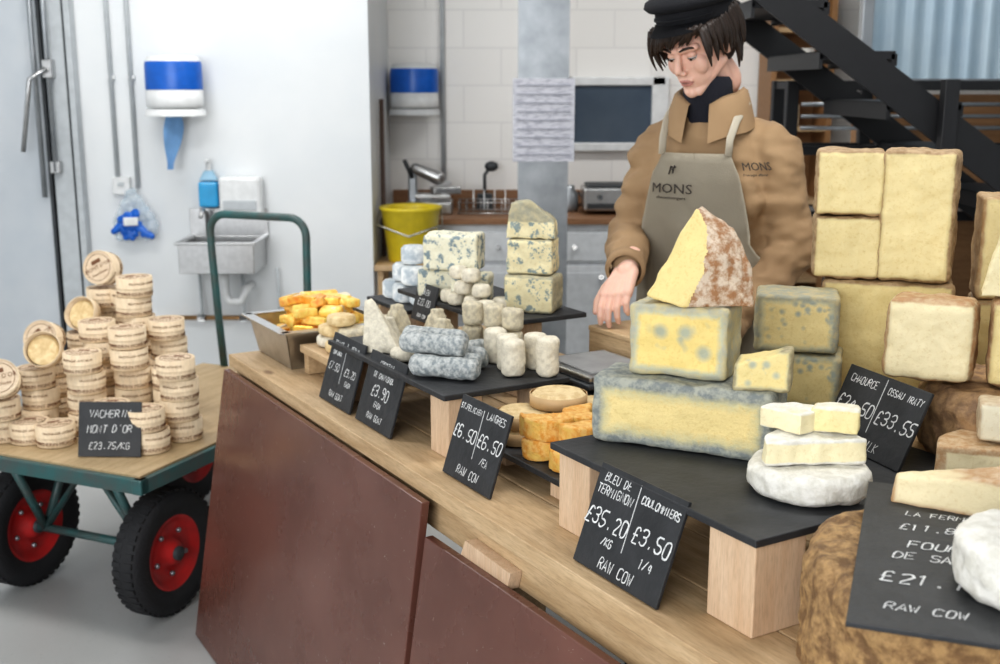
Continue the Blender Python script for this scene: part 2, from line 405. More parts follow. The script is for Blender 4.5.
gp=mat('grey_print',(.35,.35,.4),.8)
for i in range(9): b.box((.25,.002,.006),(0,-.003,.16-i*.04),gp)
b.obj('notice_sheet',(.205,5.491,1.44))
b=B(); b.box((.47,.02,.335),(0,0,0),glassb)
for sz,c in [((.62,.05,.05),(0,-.01,.19)),((.62,.05,.05),(0,-.01,-.19)),((.06,.05,.43),(-.26,-.01,0)),((.1,.05,.43),(.28,-.01,0))]: b.box(sz,c,wplas,.006)
b.obj('window_2',(.66,6.9,1.435))
b=B(); b.lathe([(0,0),(.115,0),(.12,.01),(.155,.27),(.165,.275),(.165,.29),(.155,.29),(.148,.27),(.112,.02),(0,.02)],yell); b.tube([(-.16,0,.27),(-.17,-.08,.2),(0,-.17,.15),(.17,-.08,.2),(.16,0,.27)],.005,steel)
b.obj('yellow_bucket',(-.47,6.05,.69))
b=B(); b.box((.36,.34,.03),(0,0,.675),pine,.004)
for x in (-.15,.15):
    for y in (-.14,.14): b.box((.03,.03,.66),(x,y,.33),pine,.002)
b.box((.33,.3,.02),(0,0,.3),pine)
b.obj('wooden_stool',(-.47,6.05,0))
b=B(); b.tube([(0,0,0),(0,0,1.45)],.013,mat('brown_pole',(.10,.06,.045),.5)); b.box((.04,.05,.16),(0,0,-.0),rubber,.005); b.obj('broom',(-.633,6.25,.08))
b=B()
b.box((.26,.24,.07),(0,0,.035),steel,.01)
b.cyl(.11,.02,(.0,-.02,.17),steel,M=Matrix.Rotation(R(20),4,'Y')@Matrix.Rotation(R(90),4,'X')@Matrix.Translation((0,0,-.1)),bev=.004)
b.box((.16,.10,.04),(.09,-.02,.13),steel,.006,rz=.3); b.box((.05,.06,.2),(-.1,.05,.14),galv,.01)
b.cap((-.08,0,.25),(.05,-.02,.2),.03,.04,steel); b.box((.2,.14,.02),(.02,0,.1),steel,.004); b.tube([(-.1,0,.2),(-.14,-.03,.3)],.012,rubber)
b.obj('meat_slicer',(-.40,6.58,.888))
b=B()
for i in range(11): b.tube([(-.2+.04*i,-.1,0.01),(-.2+.04*i,-.1,.07),(-.2+.04*i,.1,.07),(-.2+.04*i,.1,.01)],.003,steel,seg=6)
for y in (-.1,.1): b.tube([(-.21,y,.01),(.21,y,.01)],.004,steel,seg=6); b.tube([(-.21,y,.07),(.21,y,.07)],.004,steel,seg=6)
for i in range(4): b.cyl(.06,.006,(-.12+.06*i,0,.075),wplas,axis='X')
b.obj('dish_rack',(-.03,6.55,.888))
b=B(); b.cyl(.05,.09,(0,0,.045),rubber,r2=.045); b.tube([(0,0,.09),(0,0,.2),(.03,0,.24)],.01,rubber); b.sph((.04,.03,.03),(.04,0,.25),rubber); b.obj('desk_lamp',(-.09,6.78,.888))
b=B(); b.box((.34,.28,.13),(0,0,.085),steel,.012); b.box((.3,.24,.015),(0,0,.158),rubber,.004); b.box((.3,.01,.03),(0,-.145,.05),rubber,.003)
for x in (-.08,.08): b.cyl(.015,.02,(x,-.15,.1),rubber,axis='Y')
b.obj('grill_machine',(.64,6.6,.888))
b=B(); b.lathe([(0,0),(.05,0),(.055,.02),(.05,.1),(.03,.13),(.03,.15),(0,.15)],galv); b.tube([(.05,0,.03),(.09,0,.06),(.05,0,.11)],.006,rubber); b.obj('steel_kettle',(.40,6.66,.888))
b=B(); bxw=mat('box_white',(.72,.70,.65),.6)
for x in (-.16,.16): b.box((.03,.32,2.25),(x,0,1.125),plyo)
b.box((.32,.02,2.25),(0,.15,1.125),plyo)
for z in (.05,.5,.95,1.36,1.62,1.9,2.2): b.box((.30,.30,.025),(0,0,z),pine)
for z,cx in ((1.375,-.05),(1.635,.04),(1.915,0)):
    b.cyl(.07,.12,(cx,-.04,z+.06),sprw); b.cyl(.05,.05,(cx,-.04,z+.145),bxw)
b.obj('wooden_shelf_unit',(1.68,6.70,0))
b=B()
def st(i): return (.26+.24*i, 2.38-.17*i)
for i in range(0,14):
    x,z=st(i)
    if z<.1: break
    b.box((.26,.78,.03),(x,4.42,z),blackm,.003); b.box((.012,.78,.05),(x-.125,4.42,z-.02),blackm); b.box((.02,.78,.04),(x+.125,4.42,z-.015),blackm)
for y in (4.02,4.82):
    x0,z0=st(-1); x1,z1=st(13.4)
    b.hull([(x0,y-.01,z0+.05),(x0,y+.01,z0+.05),(x0,y-.01,z0-.06),(x0,y+.01,z0-.06),(x1,y-.01,z1+.05),(x1,y+.01,z1+.05),(x1-.05,y-.01,0.0),(x1-.05,y+.01,0.0)],blackm)
for i in (8,11):
    x,z=st(i); b.box((.035,.035,1.0),(x,4.0,z+.45),blackm)
b.box((.05,.05,1.62),(1.52,3.97,.81),blackm,.003)
b.tube([(st(-1)[0],4.0,st(-1)[1]+.95),(st(12)[0],4.0,st(12)[1]+.95)],.02,blackm)
b.obj('metal_staircase')
b=B()
for x in (1.23,1.62,2.35):
    for y in (4.95,5.2): b.box((.05,.05,1.62),(x,y,.81),blackm,.003)
for z in (.5,1.05,1.33,1.6):
    for y in (4.95,5.2): b.box((1.17,.03,.04),(1.79,y,z),blackm,.003)
    for x in (1.23,1.62,2.35): b.box((.03,.25,.03),(x,5.075,z),blackm)
b.box((1.1,.24,.015),(1.79,5.075,1.06),galv)
for i in range(3): b.tube([(1.3,5.05,1.42+.05*i),(2.3,5.05,1.42+.05*i)],.009,galv)
b.obj('metal_rack')
# ---------------------------------------------------------------- counter frame
AX,AY=-.734,3.223; DS=Vector((.509,-.861,0)).normalized(); DW=Vector((.861,.509,0)).normalized(); CA=math.atan2(DS.y,DS.x)
def W(s,w,z=0): return Vector((AX,AY,0))+DS*s+DW*w+Vector((0,0,z))
CM=Matrix.Translation((AX,AY,0))@Matrix.Rotation(CA,4,'Z')
b=B()
s0,s1=.0,2.95
wid=.83; npl=6
for i in range(npl):
    w0=-.05+i*wid/npl; b.box((s1-s0,wid/npl-.003,.035),((s0+s1)/2,w0+wid/npl/2,.8325),pine,.002)
b.box((s1-s0-.02,.03,.07),((s0+s1)/2,-.015,.778),pine,.002); b.box((s1-s0-.02,.03,.07),((s0+s1)/2,.74,.778),pine,.002)
for s in (.12,1.45,2.8):
    for w in (.04,.70): b.box((.07,.07,.815),(s,w,.4075),pine,.003)
    b.box((.05,.62,.07),(s,.37,.35),pine,.003); b.box((.05,.62,.08),(s,.37,.77),pine,.003)
b.obj('wooden_counter_table',M=CM)
def panel(name,sa,sb,ztop,sbot,ztb=None):
    b=B(); P=[]
    for s,w,z in ((sa,-.055,ztop),(sb,-.055,ztb or ztop),(sbot,-.165,0.004),(sb,-.165,.004)):
        P+= [(s,w,z),(s,w-.018,z)]
    b.hull(P,brown,bev=.002); return b.obj(name,M=CM)
panel('brown_front_panel',.03,1.27,.815,-.03)
panel('brown_front_panel',1.28,2.7,.750,1.28,.775)
b=B(); b.hull([(-.09,-.012,-.02),(.08,-.012,-.02),(-.07,-.012,.018),(.09,-.012,.014),(-.09,.012,-.02),(.08,.012,-.02),(-.07,.012,.018),(.09,.012,.014)],blockw); b.obj('wood_batten',M=CM@Matrix.Translation((1.48,-.043,.766)))
def slateb(name,s0,s1,w0,w1,z,bl=(),zb=.8505,th=.012):
    b=B(); b.box((s1-s0,w1-w0,th),(0,0,-th/2),slate,.002)
    b.obj(name,M=CM@Matrix.Translation(((s0+s1)/2,(w0+w1)/2,z)))
    for s,w,q in bl:
        b=B(); h=z-th-zb-.0005; b.box((q,q,h),(0,0,h/2),blockw,.002); b.obj('wooden_block',M=CM@Matrix.Translation((s,w,zb)))
slateb('slate_board',1.56,2.07,.03,.26,1.0,[(2.015,.085,.095),(1.62,.085,.09)])
slateb('slate_board',1.40,1.80,.27,.45,1.0,[(1.45,.40,.07),(1.75,.40,.07)])
slateb('slate_board',1.42,1.64,.46,.65,1.0,[(1.48,.55,.07),(1.59,.55,.06)])
slateb('slate_board',.56,1.17,.03,.335,.99,[(1.12,.085,.08),(.62,.085,.07),(1.12,.28,.06)])
slateb('slate_board',.30,.85,.345,.60,1.05,[(.36,.45,.07),(.79,.45,.07)])
slateb('slate_board',1.19,1.50,.09,.42,.90,[(1.23,.15,.05),(1.46,.37,.05),(1.23,.37,.05),(1.46,.13,.04)])
slateb('slate_board',.01,.28,.38,.62,.98,[(.05,.45,.06),(.23,.45,.06)])
b=B(); b.prism([(1.66,.47),(1.84,.47),(1.84,.33),(2.05,.33),(2.05,.47),(2.3,.47),(2.3,.65),(1.66,.65)],.948,.96,slate,.001)
for s,w in ((1.7,.56),(2.2,.56),(1.95,.38)): b.box((.06,.06,.097),(s,w,.8995),blockw)
b.obj('slate_board',M=CM)
b=B(); b.box((.24,.28,.02),(0,0,-.01),pine,.002); b.box((.03,.26,.055),(-.1,0,-.048),pine); b.box((.03,.26,.055),(.1,0,-.048),pine); b.obj('wooden_board',M=CM@Matrix.Translation((.432,.19,.9275)))
b=B(); b.box((1.1,.60,.03),(0,0,-.015),pine,.003)
for s in (-.48,.48):
    for w in (-.08,.26): b.box((.06,.06,.918),(s,w,-.03-.459),pine)
b.box((.06,.06,.068),(-.4,-.24,-.064),pine); b.box((.06,.06,.068),(.4,-.24,-.064),pine)
b.obj('side_table',M=CM@Matrix.Translation((1.95,.97,.95)))
# ---------------------------------------------------------------- tags
def tag(name,P0,d,w,h,lean,lines,split=None):
    X=Vector((d[0],d[1],0)).normalized(); z=Vector((0,0,1)); n=X.cross(z); U=z*math.cos(lean)-n*math.sin(lean); Z=X.cross(U)
    M=Matrix(((X.x,U.x,Z.x,P0[0]),(X.y,U.y,Z.y,P0[1]),(X.z,U.z,Z.z,P0[2]),(0,0,0,1)))
    b=B(); b.box((w,h,.006),(w/2,h/2,-.003),slate,.001)
    for tx,x,y,s in lines: b.chalk(tx,s,chalk,x*w,y*h)
    if split: b.box((.0014,h*split,.0006),(w*.5,h*.62,.0004),chalk)
    return b.obj(name,M=M)
def ctag(s,w,width,h,lean,lines,z=.8525,split=None): return tag('slate_price_sign',W(s,w,z),(DS.x,DS.y),width,h,R(lean),lines,split)
ctag(.57,-.002,.185,.165,17,[('SELLES',.25,.83,.012),('PERAIL',.76,.83,.012),('SUR CHER',.25,.70,.009),('£7.50',.25,.47,.018),('£3.20',.76,.47,.018),('EACH',.76,.33,.011),('RAW GOAT',.5,.1,.014)],split=.6)
ctag(.79,-.002,.185,.165,17,[('CROTTIN',.5,.82,.014),('DE CHAVIGNOL',.5,.67,.012),('£3.90',.5,.42,.025),('EACH',.5,.28,.012),('RAW GOAT',.5,.1,.014)])
ctag(1.22,-.002,.185,.16,18,[('ST.FELICIEN',.25,.84,.0105),('LANGRES',.76,.84,.014),('£6.50',.25,.48,.025),('£6.50',.76,.50,.025),('/EA',.74,.30,.014),('RAW COW',.5,.08,.017)],split=.6)
ctag(1.71,-.022,.215,.165,20,[('BLEU DE',.25,.85,.014),('TERMIGNON',.25,.72,.0145),('COULOMMIERS',.76,.80,.012),('£35.20',.25,.42,.026),('£3.50',.77,.44,.026),('/KG',.32,.27,.013),('1/4',.78,.25,.016),('RAW COW',.5,.06,.018)],split=.66)
tag('slate_price_sign',(.598,2.06,.962),(.32,-.948),.225,.145,R(24),[('CHAOURCE',.25,.80,.014),('OSSAU IRATY',.76,.80,.012),('£24.50',.26,.44,.025),('£33.55',.77,.42,.025),('RAW MILK',.5,.08,.016)],split=.7)
ctag(.42,.325,.115,.10,15,[('BLEU',.5,.72,.014),('£22.00',.5,.42,.017),('RAW COW',.5,.1,.010)],z=.99)
tag('slate_price_sign',(.371,1.142,1.037),(.938,-.347),.29,.455,R(89),[('PERSILLE',.40,.90,.013),('DE TIGNES',.36,.84,.014),('LA FERMIERE',.38,.74,.015),('£11.80',.30,.63,.020),('FOURME',.36,.50,.022),('DE SAVOIE',.36,.42,.020),('£21.10',.30,.26,.028),('RAW COW',.28,.10,.018)])
# ---------------------------------------------------------------- cheeses
cnt=[0]
def org(b,name,loc,rz,vox=.005,amp=.002,freq=30,sm=2,pred=None,tilt=None):
    cnt[0]+=1
    M=Matrix.Translation(loc)@Matrix.Rotation(rz,4,'Z')
    if tilt: M=M@Matrix.Rotation(tilt[0],4,'X')@Matrix.Rotation(tilt[1],4,'Y')
    o=b.obj(name,M=M); return remesh(o,vox,sm,amp,freq,pred,seed=cnt[0])
def block(name,w,d,h,loc,rz,m,vox=.005,amp=.0025,bev=.004,**k):
    b=B(); b.box((w,d,h),(0,0,0),m,bev); return org(b,name,(loc[0],loc[1],loc[2]+h/2),rz,vox,amp,**k)
def disc(name,r,h,loc,m,vox=.004,amp=.0015,rz=0,bev=.006,**k):
    b=B(); b.cyl(r,h,(0,0,0),m,bev=bev,seg=48); return org(b,name,(loc[0],loc[1],loc[2]+h/2),rz,vox,amp,**k)
def wedge(name,Rr,a0,a1,h,loc,m,vox=.004,amp=.002,**k):
    n=14; poly=[(0,0)]
    poly+=[(Rr*math.cos(R(a0+(a1-a0)*i/n)),Rr*math.sin(R(a0+(a1-a0)*i/n))) for i in range(n+1)]
    b=B(); b.prism(poly,-h/2,h/2,m); return org(b,name,(loc[0],loc[1],loc[2]+h/2),0,vox,amp,**k)
tm=cheese_mat('termignon',(.88,.70,.32),(.43,.43,.36),(.23,.25,.24),'box',(.155,.0575),.024,halo=(.62,.56,.32),rscale=60,bump=.9,nz_=.7)
block('blue_cheese_slab',.31,.12,.115,(.322,1.893,1.001),R(-25.5),tm,amp=.003,bev=.007,freq=22,vox=.004)
tm2=cheese_mat('blue_yellow',(.86,.66,.24),(.42,.41,.32),(.56,.48,.27),'box',(.085,.061),.013,halo=(.50,.50,.36),vein=(.36,.40,.33),vscale=9,vth=.62,rscale=40)
block('blue_cheese_block',.17,.10,.122,(.318,1.93,1.117),R(-24),tm2,amp=.004,bev=.006,freq=25,vox=.004)
b=B(); wpa=cheese_mat('wedge_paste',(.86,.70,.32),(.5,.43,.26),kind='box',dims=(.045,.035),band=.006,halo=(.66,.58,.32),vein=(.40,.44,.36),vscale=18,vth=.63)
b.hull([(-.045,-.03,-.035),(.045,-.02,-.035),(.045,.02,-.035),(-.045,.03,-.035),(-.045,-.03,.005),(.045,-.02,.035),(.045,.02,.035),(-.045,.03,.01)],wpa)
org(b,'blue_cheese_wedge',(.430,1.820,1.117+.035),R(-20),.0035,.003)
cut=cheese_mat('wedge_cut',(.86,.68,.30),(.7,.55,.3),kind='box',dims=(.3,.3),band=.004)
rnd=cheese_mat('wedge_rind',(.40,.20,.09),(.40,.20,.09),(.74,.60,.46),rscale=60,bump=1.1)
b=B(); b.hull([(-.090,-.015,.010),(-.030,-.062,0),(.088,-.035,0),(.085,.05,0),(-.06,.06,0),(-.012,-.005,.160),(.0,.03,.160),(.055,-.005,.124),(.055,.045,.118),(.086,-.02,.06),(.025,-.048,.09)],cut); b.mi(rnd)
pa,pb,pc_=Vector((-.090,-.015,.010)),Vector((-.030,-.062,0)),Vector((-.012,-.005,.160)); n0=(pb-pa).cross(pc_-pa).normalized()
if n0.y>0: n0=-n0
org(b,'washed_rind_cheese_wedge',(.340,1.93,1.240),R(-8),.0028,.003,pred=lambda c,n:0 if (c-pa).dot(n0)>-.0065 else 1)
bl1=cheese_mat('blue_mid',(.80,.64,.30),(.44,.37,.21),(.30,.30,.23),'box',(.075,.055),.012,vein=(.30,.34,.30),vscale=20,vth=.60,halo=(.52,.48,.30))
block('blue_cheese_block',.15,.12,.10,(.585,2.17,1.001),R(-18),bl1,amp=.003)
block('blue_cheese_block',.155,.12,.11,(.572,2.175,1.105),R(-14),bl1,amp=.003)
wr=cheese_mat('white_bloom',(.88,.84,.66),(.84,.81,.74),(.68,.65,.57),rscale=50,bump=.8)
disc('white_bloomy_cheese',.092,.044,(.467,1.655,1.002),wr,amp=.003,bev=.010)
wc=cheese_mat('white_cut',(.90,.80,.52),(.86,.83,.76),(.72,.69,.61),'rad',(.085,.019),.006)
wedge('white_bloomy_cheese_wedge',.078,5,185,.038,(.470,1.632,1.047),wc,amp=.003,vox=.003)
wedge('white_bloomy_cheese_wedge',.072,35,135,.032,(.450,1.655,1.086),wc,amp=.003,vox=.003)
w5=cheese_mat('yellow_cut',(.88,.76,.40),(.84,.80,.66),(.74,.68,.54),'box',(.044,.020),.004)
b=B(); b.hull([(-.042,-.025,-.018),(.04,-.02,-.018),(.035,.03,-.018),(-.035,.03,-.018),(-.03,-.022,.018),(.042,-.018,.024),(.035,.028,.02),(-.03,.03,.016)],w5); org(b,'soft_cheese_piece',(.508,1.685,1.086+.019),R(-25),.003,.003)
def hard(nm,p,r,r2,w,h,band=.008): return cheese_mat(nm,p,r,r2,'box',(w/2,h/2),band,halo=tuple(q*.82 for q in p),bump=.4)
py=(.82,.66,.31); pz=(.86,.71,.37); rb=(.30,.19,.09); rb2=(.46,.32,.18)
block('hard_cheese_block',.245,.15,.275,(.775,2.27,.951),R(-18),hard('hc1',py,rb2,rb,.245,.275),amp=.004,vox=.006)
block('hard_cheese_block',.128,.13,.122,(.693,2.29,1.229),R(-14),hard('hc2',pz,rb2,rb,.128,.122,.006),amp=.004,bev=.008)
block('hard_cheese_block',.130,.13,.125,(.692,2.29,1.353),R(-14),hard('hc3',pz,rb2,rb,.13,.125,.006),amp=.004,bev=.008)
block('hard_cheese_block',.136,.14,.250,(.820,2.25,1.229),R(-24),hard('hc4',pz,rb2,rb,.136,.25),amp=.005,bev=.010)
disc('rough_rind_cheese_wheel',.17,.135,(.925,1.975,.951),cheese_mat('roughrind',(.5,.35,.2),(.42,.26,.13),(.22,.13,.07),rscale=30,bump=1.2),vox=.006,amp=.007,bev=.025)
block('hard_cheese_block',.15,.10,.145,(.764,1.990,1.092),R(-26),hard('hc5',(.88,.76,.48),(.40,.22,.10),(.5,.35,.2),.15,.145,.008),amp=.004,bev=.018,vox=.004)
block('hard_cheese_block',.13,.10,.15,(.915,1.940,1.092),R(-24),hard('hc6',(.82,.67,.33),(.36,.2,.1),(.5,.36,.2),.13,.15,.008),amp=.004,bev=.014)
b=B(); b.hull([(-.065,-.03,-.07),(.08,-.03,-.07),(.08,.04,-.07),(-.06,.04,-.07),(-.035,-.03,.05),(.08,-.03,.085),(.08,.04,.085),(-.03,.04,.06)],hard('hc7',(.88,.77,.48),(.45,.28,.14),(.6,.45,.28),.16,.15,.006)); org(b,'hard_cheese_wedge',(.895,1.950,1.246+.07),R(-20),.005,.003)
for (x,y,z,w,h,rz) in ((1.12,2.06,.951,.16,.13,-20),(1.11,2.08,1.083,.15,.14,-15),(1.03,2.22,.951,.2,.24,-20),(1.02,2.23,1.193,.17,.2,-15)):
    block('hard_cheese_block',w,.12,h,(x,y,z),R(rz),hard('hcx',(.80,.66,.34),(.4,.25,.12),(.5,.36,.2),w,h),amp=.003)
wd=cheese_mat('tomme',(.84,.72,.46),(.45,.27,.13),(.58,.43,.27),'rad',(.16,.03),.008)
wedge('tomme_cheese_wedge',.17,100,165,.07,(.87,1.735,.961),wd,amp=.003)
block('tomme_cheese_piece',.09,.07,.065,(.83,1.81,1.033),R(-20),hard('hc8',(.88,.80,.60),(.5,.38,.25),(.6,.5,.35),.09,.065,.005))
tw=cheese_mat('tomme_face',(.86,.73,.46),(.50,.30,.15),(.62,.46,.30),'box',(.075,.027),.006,halo=(.70,.56,.34))
b=B(); b.hull([(-.075,-.012,-.027),(.075,-.035,-.027),(.075,.045,-.027),(-.075,.012,-.027),(-.072,-.01,.010),(.075,-.033,.030),(.075,.043,.030),(-.072,.01,.012)],tw); org(b,'tomme_cheese_wedge',(.608,1.472,1.041+.027),R(-22),.0035,.003)
disc('rough_rind_cheese_wheel',.228,.172,(.615,1.34,.853),cheese_mat('salers',(.5,.35,.2),(.52,.32,.14),(.22,.12,.05),rscale=45,bump=1.8),vox=.006,amp=.008,bev=.02,freq=24)
disc('white_bloomy_cheese',.085,.07,(.600,1.212,1.040),wr,amp=.004,bev=.012)
lg=cheese_mat('pale_rind',(.8,.7,.5),(.80,.63,.36),(.64,.46,.23),rscale=50,bump=.8)
lw=mat('thin_wood_band',(.62,.42,.22),.6)
def banded(loc,r=.056,h=.03):
    b=B(); b.cyl(r,h,(0,0,h/2),lg,bev=.008,seg=48); b.lathe([(r+.001,.002),(r+.003,.002),(r+.003,h-.004),(r+.001,h-.004)],lw)
    b.obj('banded_soft_cheese',loc)
for s,w,z in ((1.25,.16,.901),(1.27,.32,.901),(1.25,.17,.932),(1.40,.36,.901),(1.39,.35,.932),(1.275,.33,.932),(1.262,.245,.963),(1.385,.345,.963)):
    banded(W(s,w,z))
orr=cheese_mat('orange_rind',(.82,.55,.15),(.72,.32,.05),(.84,.54,.18),'rad',(.058,.02),.006,bump=1.1,halo=(.76,.48,.11),rscale=80)
for s,w,z,a in ((1.36,.155,.901,200),(1.36,.155,.943,170),(1.455,.16,.901,120),(1.45,.245,.901,30),(1.44,.19,.943,190),(1.385,.235,.943,80)):
    p=W(s,w,z); wedge('washed_rind_soft_cheese',.054,a,a+210,.04,p,orr,amp=.004)
gb=cheese_mat('goat_button',(.8,.75,.6),(.70,.62,.45),(.50,.44,.33),rscale=80,bump=1)
gb2=cheese_mat('goat_white',(.84,.8,.68),(.84,.77,.62),(.66,.60,.48),rscale=70,bump=1)
for s,w,h in ((1.10,.235,.08),(1.045,.255,.078),(1.135,.30,.085),(.975,.265,.078),(1.07,.312,.08)):
    disc('goat_cheese_cylinder',.0255,h,W(s,w,.991),gb2,amp=.0025,vox=.0035)
for s,w,z,h in ((.90,.305,.991,.06),(.90,.305,1.053,.055),(.845,.28,.991,.06),(.845,.28,1.053,.055),(.96,.318,.991,.065),(.96,.318,1.057,.05)):
    disc('goat_cheese_cylinder',.025,h,W(s,w,z),gb,amp=.0025,vox=.0035)
ash=cheese_mat('ash_rind',(.7,.7,.65),(.62,.63,.61),(.27,.30,.31),rscale=85,bump=1.4)
def log(p,rz,L=.155,r=.0235):
    b=B(); b.cyl(r,L,(0,0,0),ash,bev=.009,axis='X'); org(b,'ash_goat_log',(p[0],p[1],p[2]+r),rz,.0035,.003)
lr=R(-24); ld=Vector((math.cos(lr),math.sin(lr),0)); lp=Vector((-ld.y,ld.x,0)); c0=W(1.0,.130,.992)
for i,(a,bb,zz) in enumerate(((.020,-.054,0),(.0,0,0),(-.01,.054,0),(-.022,-.027,.041),(-.045,.027,.041))):
    log(c0+ld*a+lp*bb+Vector((0,0,zz)),lr+R(random.uniform(-4,4)))
log(W(.925,.225,.992),R(30),L=.10,r=.022)
def pyr(p,rz,bx,h,tp,m,name='goat_cheese_pyramid'):
    b=B(); q=[]
    for sx,sy in ((-1,-1),(1,-1),(1,1),(-1,1)): q+=[(sx*bx,sy*bx,0),(sx*tp,sy*tp,h)]
    b.hull(q,m); org(b,name,p,rz,.004,.003)
b=B(); b.hull([(-.035,-.03,0),(.060,-.035,0),(.055,.035,0),(-.03,.035,0),(-.033,-.01,.120),(-.025,.025,.120),(-.008,-.01,.120)],gb2); org(b,'white_cheese_wedge',W(.735,.09,.991),R(-10),.004,.002)
for s,w in ((.82,.215),(.70,.26),(.60,.20)): pyr(W(s,w,.991),R(10+s*50),.034,.078,.012,gb)
pyr(W(.655,.15,.991),R(5),.034,.06,.012,gb2)
for s,w in ((.86,.09),(.845,.15)): disc('goat_cheese_round',.028,.03,W(s,w,.991),gb2,amp=.002)
rq=cheese_mat('roquefort',(.84,.80,.62),(.62,.60,.48),(.48,.49,.40),'rad',(.2,.2),.003,vein=(.12,.20,.26),vscale=46,vth=.54)
block('blue_cheese_block',.105,.085,.075,W(.455,.40,1.051),R(-15),rq,amp=.003,bev=.005)
block('blue_cheese_block',.10,.08,.075,W(.575,.43,1.051),R(-10),rq,amp=.003,bev=.005)
block('blue_cheese_block',.145,.10,.095,W(.505,.415,1.128),R(-12),rq,amp=.003,bev=.005)
rq2=cheese_mat('fourme',(.84,.74,.46),(.50,.44,.28),(.36,.34,.25),'box',(.066,.045),.007,vein=(.16,.24,.27),vscale=46,vth=.55)
block('blue_cheese_block',.125,.10,.092,W(.755,.505,1.051),R(-20),rq2,amp=.003,bev=.005)
block('blue_cheese_block',.115,.09,.087,W(.75,.505,1.145),R(-14),rq2,amp=.003,bev=.005)
b=B(); b.hull([(-.06,-.04,0),(.065,-.045,0),(.06,.045,0),(-.055,.04,0),(-.050,-.035,.085),(.0,-.04,.095),(.06,-.04,.045),(.055,.04,.04),(-.04,.03,.085)],rq2); org(b,'blue_cheese_wedge',W(.745,.505,1.234),R(-10),.004,.003)
for s,w,z in ((.60,.368,1.051),(.67,.378,1.051),(.635,.37,1.085),(.55,.375,1.051),(.60,.375,1.119),(.72,.43,1.051),(.70,.385,1.085),(.66,.378,1.119),(.74,.375,1.051)):
    disc('small_white_cheese',.024,.033,W(s,w,z),gb2,amp=.0015)
wrapm=cheese_mat('printed_wrap',(.8,.8,.8),(.74,.75,.73),(.36,.41,.45),rscale=24,bump=.3)
b=B()
for s,w,z in ((.02,-.045,0),(.1,-.05,0),(.17,-.03,0),(.06,-.03,.055),(.14,-.04,.055),(.1,.05,0),(.02,.04,0),(.10,-.02,.11)):
    b.cyl(.036,.052,(s-.1,w,z+.027),wrapm,bev=.008)
b.obj('wrapped_cheese_packs',M=CM@Matrix.Translation((.15,.49,.981)))
for s,w,z,r,h in ((.37,.12,.928,.042,.03),(.45,.11,.928,.04,.03),(.38,.12,.960,.04,.028),(.50,.19,.928,.043,.035),(.41,.21,.928,.042,.03),(.45,.15,.962,.045,.025),(.48,.27,.928,.04,.045),(.39,.28,.928,.04,.045),(.41,.13,.990,.038,.028),(.44,.24,.975,.04,.03)):
    disc('soft_round_cheese',r,h,W(s,w,z),random.choice((lg,gb2,gb)),amp=.002)
b=B(); sx,sy,h=.130,.135,.105
for sg in (-1,1):
    b.hull([(sg*sx,-sy,0),(sg*sx,sy,0),(sg*(sx+.02),-sy-.02,h),(sg*(sx+.02),sy+.02,h),(sg*(sx-.004),-sy,0),(sg*(sx-.004),sy,0),(sg*(sx+.016),-sy-.02,h),(sg*(sx+.016),sy+.02,h)],steel)
    b.hull([(-sx,sg*sy,0),(sx,sg*sy,0),(-sx-.02,sg*(sy+.02),h),(sx+.02,sg*(sy+.02),h),(-sx,sg*(sy-.004),0),(sx,sg*(sy-.004),0),(-sx-.02,sg*(sy+.016),h),(sx+.02,sg*(sy+.016),h)],steel)
    b.box((.03,2*sy+.06,.004),(sg*(sx+.025),0,h),steel); b.box((2*sx+.06,.03,.004),(0,sg*(sy+.025),h),steel)
b.box((2*sx,2*sy,.004),(0,0,.002),steel)
tray=b.obj('steel_tray',M=CM@Matrix.Translation((.140,.175,.852)))
b=B(); gold=mat('gold_foil',(.95,.62,.14),.3,.55,col2=(.80,.40,.06),scale=40,bump=.6,bscale=70); ora=mat('orange_wrap',(.78,.25,.04),.4,col2=(.85,.55,.12),scale=60); gy=mat('yellow_wrap',(.92,.72,.20),.4,col2=(.85,.45,.08),scale=60); dkw=mat('cream_wrap',(.80,.70,.50),.4)
for i in range(105):
    m=random.choice((gold,gold,gy,gy,gy,ora,dkw)); q=i//15; z=.015+.022*q; sp=1-.05*q
    M=Matrix.Translation((random.uniform(-.10,.10)*sp,random.uniform(-.11,.11)*sp,z))@Matrix.Rotation(random.uniform(0,3),4,'Z')@Matrix.Rotation(random.uniform(-.5,.5),4,'X')
    b.box((.062,.038,.024),(0,0,0),m,.006,M=M)
fb=b.obj('foil_wrapped_butter',(0,0,.008)); fb.parent=tray
b=B(); sg_=mat('scale_grey',(.30,.30,.30),.5,col2=(.24,.24,.24))
b.box((.19,.19,.09),(0,0,.045),rubber,.008); b.box((.23,.21,.012),(0,0,.112),rubber,.004); b.cyl(.03,.02,(0,0,.098),rubber); b.box((.14,.008,.04),(0,-.098,.04),glassb,.002)
b.box((.21,.19,.014),(0,0,.126),steel,.004); b.box((.17,.15,.004),(0,0,.135),sg_,.001); b.obj('weighing_scale',M=CM@Matrix.Translation((1.075,.475,.8515)))
b=B(); b.box((.22,.16,.02),(0,0,.01),pine)
for y in (-.075,.075): b.box((.22,.01,.15),(0,y,.085),pine,.002)
for x in (-.105,.105): b.box((.01,.14,.15),(x,0,.085),pine,.002)
b.box((.22,.165,.012),(0,0,.1665),pine,.002); b.obj('wooden_crate',M=CM@Matrix.Translation((.985,.67,.8515)))
